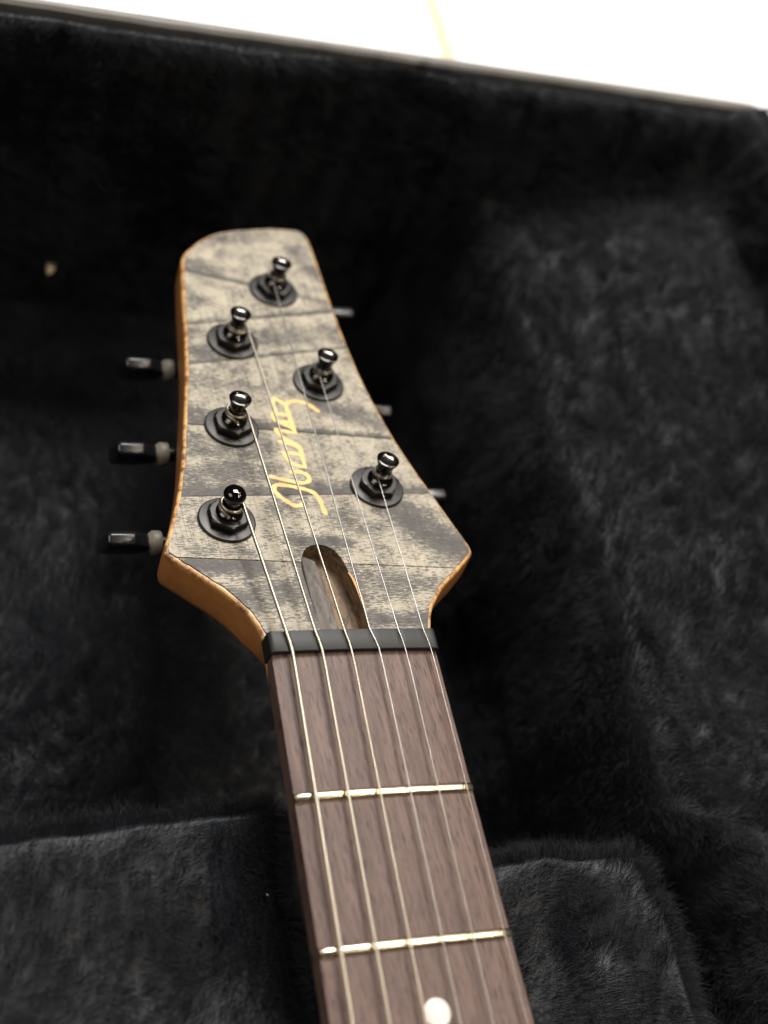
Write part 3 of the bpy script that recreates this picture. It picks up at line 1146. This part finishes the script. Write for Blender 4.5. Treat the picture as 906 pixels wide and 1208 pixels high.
# outward sign, shaft offset along s, distance from the post to the headstock's edge, roll of the button
TB = dict(BL=(-1, 10.2, 12.6, 33), ML=(-1, 9.2, 13.4, 33), TL=(-1, 8.8, 13.2, 33), TR=(1, 11.0, 19.0, 4), MR=(1, 10.0, 15.6, 40), BR=(1, 13.0, 15.4, 8))
TLAB = dict(BL="bass side tuner nearest the nut", ML="middle tuner of the bass side", TL="bass side tuner nearest the headstock tip",
            TR="treble side tuner nearest the headstock tip", MR="middle tuner of the treble side", BR="treble side tuner nearest the nut")


def octa(hw, ht, ch):
    return [(-hw + ch, -ht), (hw - ch, -ht), (hw, -ht + ch), (hw, ht - ch), (hw - ch, ht), (-hw + ch, ht), (-hw, ht - ch), (-hw, -ht + ch)]


for k in ("BL", "ML", "TL", "TR", "MR", "BR"):
    px, ps = TUN[k]
    sgn, so, ed, roll = TB[k]
    hb = box_bm(-7, 7, -6, 15, -22.5, -13.2, 2.2, 3)
    body = link_mesh("tuning_machine", from_bm(hb, "tuner_housing", 40), M_BLACK, guitar, HS @ Matrix.Translation(Vector((px, ps, 0)) * MM))
    body["label"] = TLAB[k]
    rz = Matrix.Rotation(math.radians({'BL': -18, 'ML': -17, 'TL': -24, 'TR': 5, 'MR': -13, 'BR': 12}[k]), 4, 'Z')
    link_mesh("washer", ME_WASH, None, body)
    link_mesh("hex_nut", ME_HEX, None, body, rz)
    link_mesh("string_post", ME_POSTD if k == "BL" else ME_POST, None, body)
    # shaft, collar and button, built along +X then turned outwards
    fr = Matrix.Translation(Vector((0, so, -19.6)) * MM) @ (Matrix.Rotation(math.pi, 4, 'Z') if sgn < 0 else Matrix.Identity(4))
    ly = Matrix.Rotation(math.radians(90), 4, 'Y')
    v, f = lathe([(2.0, 5.0), (2.0, ed + 4.0)], 20)
    link_mesh("shaft", from_py("shaft", v, f, 40), M_BLACK, body, fr @ ly)
    e0 = ed - 0.2
    v, f = lathe([(2.2, e0 - 1.0), (3.2, e0 - 0.8), (3.35, e0 - 0.3), (3.35, e0 + 1.5), (3.1, e0 + 1.8), (2.2, e0 + 2.9)], 28)
    link_mesh("collar", from_py("collar", v, f, 40), M_COLLAR, body, fr @ ly)
    v, f = [], []
    secs = [(e0 + 2.8, 2.6, 2.2, 0.9), (e0 + 4.4, 3.6, 2.4, 1.0), (e0 + 6.6, 5.6, 2.2, 0.9), (e0 + 7.2, 6.0, 2.25, 0.95), (e0 + 13.6, 6.4, 2.1, 0.95), (e0 + 14.4, 6.0, 1.7, 0.8)]
    for x, hw, ht, ch in secs:
        for a, b in octa(hw, ht, ch):
            v.append((x, b, a))
    for i in range(len(secs) - 1):
        for q in range(8):
            q2 = (q + 1) % 8
            f.append((i * 8 + q, i * 8 + q2, (i + 1) * 8 + q2, (i + 1) * 8 + q))
    f.append(tuple(range(8))[::-1])
    f.append(tuple((len(secs) - 1) * 8 + q for q in range(8)))
    bmx = bmesh.new()
    bmx.from_mesh(from_py("tmp", v, f, 30, 1.0))
    bmesh.ops.recalc_face_normals(bmx, faces=bmx.faces)
    bmesh.ops.bevel(bmx, geom=list(bmx.edges), offset=0.28, segments=2, affect='EDGES', profile=0.5)
    link_mesh("button", from_bm(bmx, "button", 25), M_BUTTON, body, fr @ Matrix.Rotation(math.radians(roll * (1 if sgn > 0 else -1)), 4, 'X'))

# ---- strings
SD = [-19.1, -11.2, -3.3, 4.4, 11.8, 19.6]          # positions over the second fret
ORDER = ["BL", "ML", "TL", "TR", "MR", "BR"]
NAMES = ["thickest wound string", "second thickest wound string", "thinnest wound string", "thickest plain string", "middle plain string", "thinnest plain string"]
for i in range(6):
    x0, x1, r = SX[i], SD[i], SR[i]
    pts = []
    for y in np.linspace(YEND, -6, 14):
        x = x0 + (x1 - x0) * (y / -71.0)
        pts.append((x, y, -x * x / 800 + 1.62 + 0.35 * (-y / 150) + r))
    zn = -x0 * x0 / 900 + 1.30 + r
    pts += [(x0, -0.9, zn + 0.02), (x0 + (SXB[i] - x0) * 0.35, 1.2, zn + 0.03), (x0 + (SXB[i] - x0) * 0.75, 3.2, zn - 0.1)]
    px, ps = TUN[ORDER[i]]
    sgn = 1 if i < 3 else -1
    R_ = 2.2 + r
    hh = 6.9
    start = Vector((SXB[i], 5.0))
    dvec = Vector((px, ps)) - start
    base_a = math.atan2(dvec.y, dvec.x)
    a0 = base_a - sgn * math.pi / 2                   # tangent point
    tp = Vector((px, ps)) + Vector((math.cos(a0), math.sin(a0))) * R_
    w = hs_world(tp.x, tp.y, hh)
    b = Vector((SXB[i], 4.7, zn - 0.22))
    for t_ in np.linspace(0, 1, 12)[:-1]:
        pts.append(tuple(b.lerp(w, t_)))
    turns = (1.55, 1.6, 1.8, 2.6, 2.8, 3.2)[i]
    NSEG = int(26 * turns)
    for q in range(NSEG + 1):
        a = a0 + sgn * 2 * math.pi * turns * q / NSEG
        rr = R_ + (0.25 if q < 0 else 0)
        hq = hh - (2 * r + 0.05) * turns * q / NSEG
        rr = R_ + max(0, (6.2 - hq)) * 0.28
        pts.append(tuple(hs_world(px + rr * math.cos(a), ps + rr * math.sin(a), hq)))
    # short cut end of the string standing off the post
    a += sgn * 0.5
    pts.append(tuple(hs_world(px + (rr + 0.5) * math.cos(a), ps + (rr + 0.5) * math.sin(a), hq + 0.1)))
    a += sgn * 0.25
    pts.append(tuple(hs_world(px + (rr + 1.6) * math.cos(a), ps + (rr + 1.6) * math.sin(a), hq + 0.5)))
    v, f = tube(pts, r, 10 if i < 3 else 8)
    o = link_mesh("string", from_py("string", v, f, 60), M_WOUND if i < 3 else M_STEEL, guitar)
    o["label"] = NAMES[i]


# ------------------------------------------------------------------ lint on the plush
def lint(loc, size, rotz, label, seed):
    bm = bmesh.new()
    bmesh.ops.create_icosphere(bm, subdivisions=3, radius=1.0)
    for v in bm.verts:
        n_ = vnoise(np.array([v.co[:]]) * 1.6 + seed)[0]
        n2_ = vnoise(np.array([v.co[:]]) * 4.0 + seed)[0]
        v.co *= 1 + 0.28 * n_ + 0.15 * n2_
        v.co = Vector((v.co.x * size[0], v.co.y * size[1], v.co.z * size[2]))
    o = link_mesh("lint_fleck", from_bm(bm, "lint_fleck", 180), M_LINT)
    o.location = Vector(loc) * MM
    o.rotation_euler = (0.2, 0.1, rotz)
    tag(o, label, "lint")


lint((-43.3, 191.3, H(np.array([-43.3]), np.array([191.3]))[0] + 8.5), (1.8, 3.9, 1.2), -0.3, "cream fleck of lint on the dark plush left of the headstock", 3.0)
lint((-24.0, -50.0, -25.0), (0.17, 0.24, 0.15), 0.4, "tiny white speck on the plush block close to the fingerboard", 8.0)
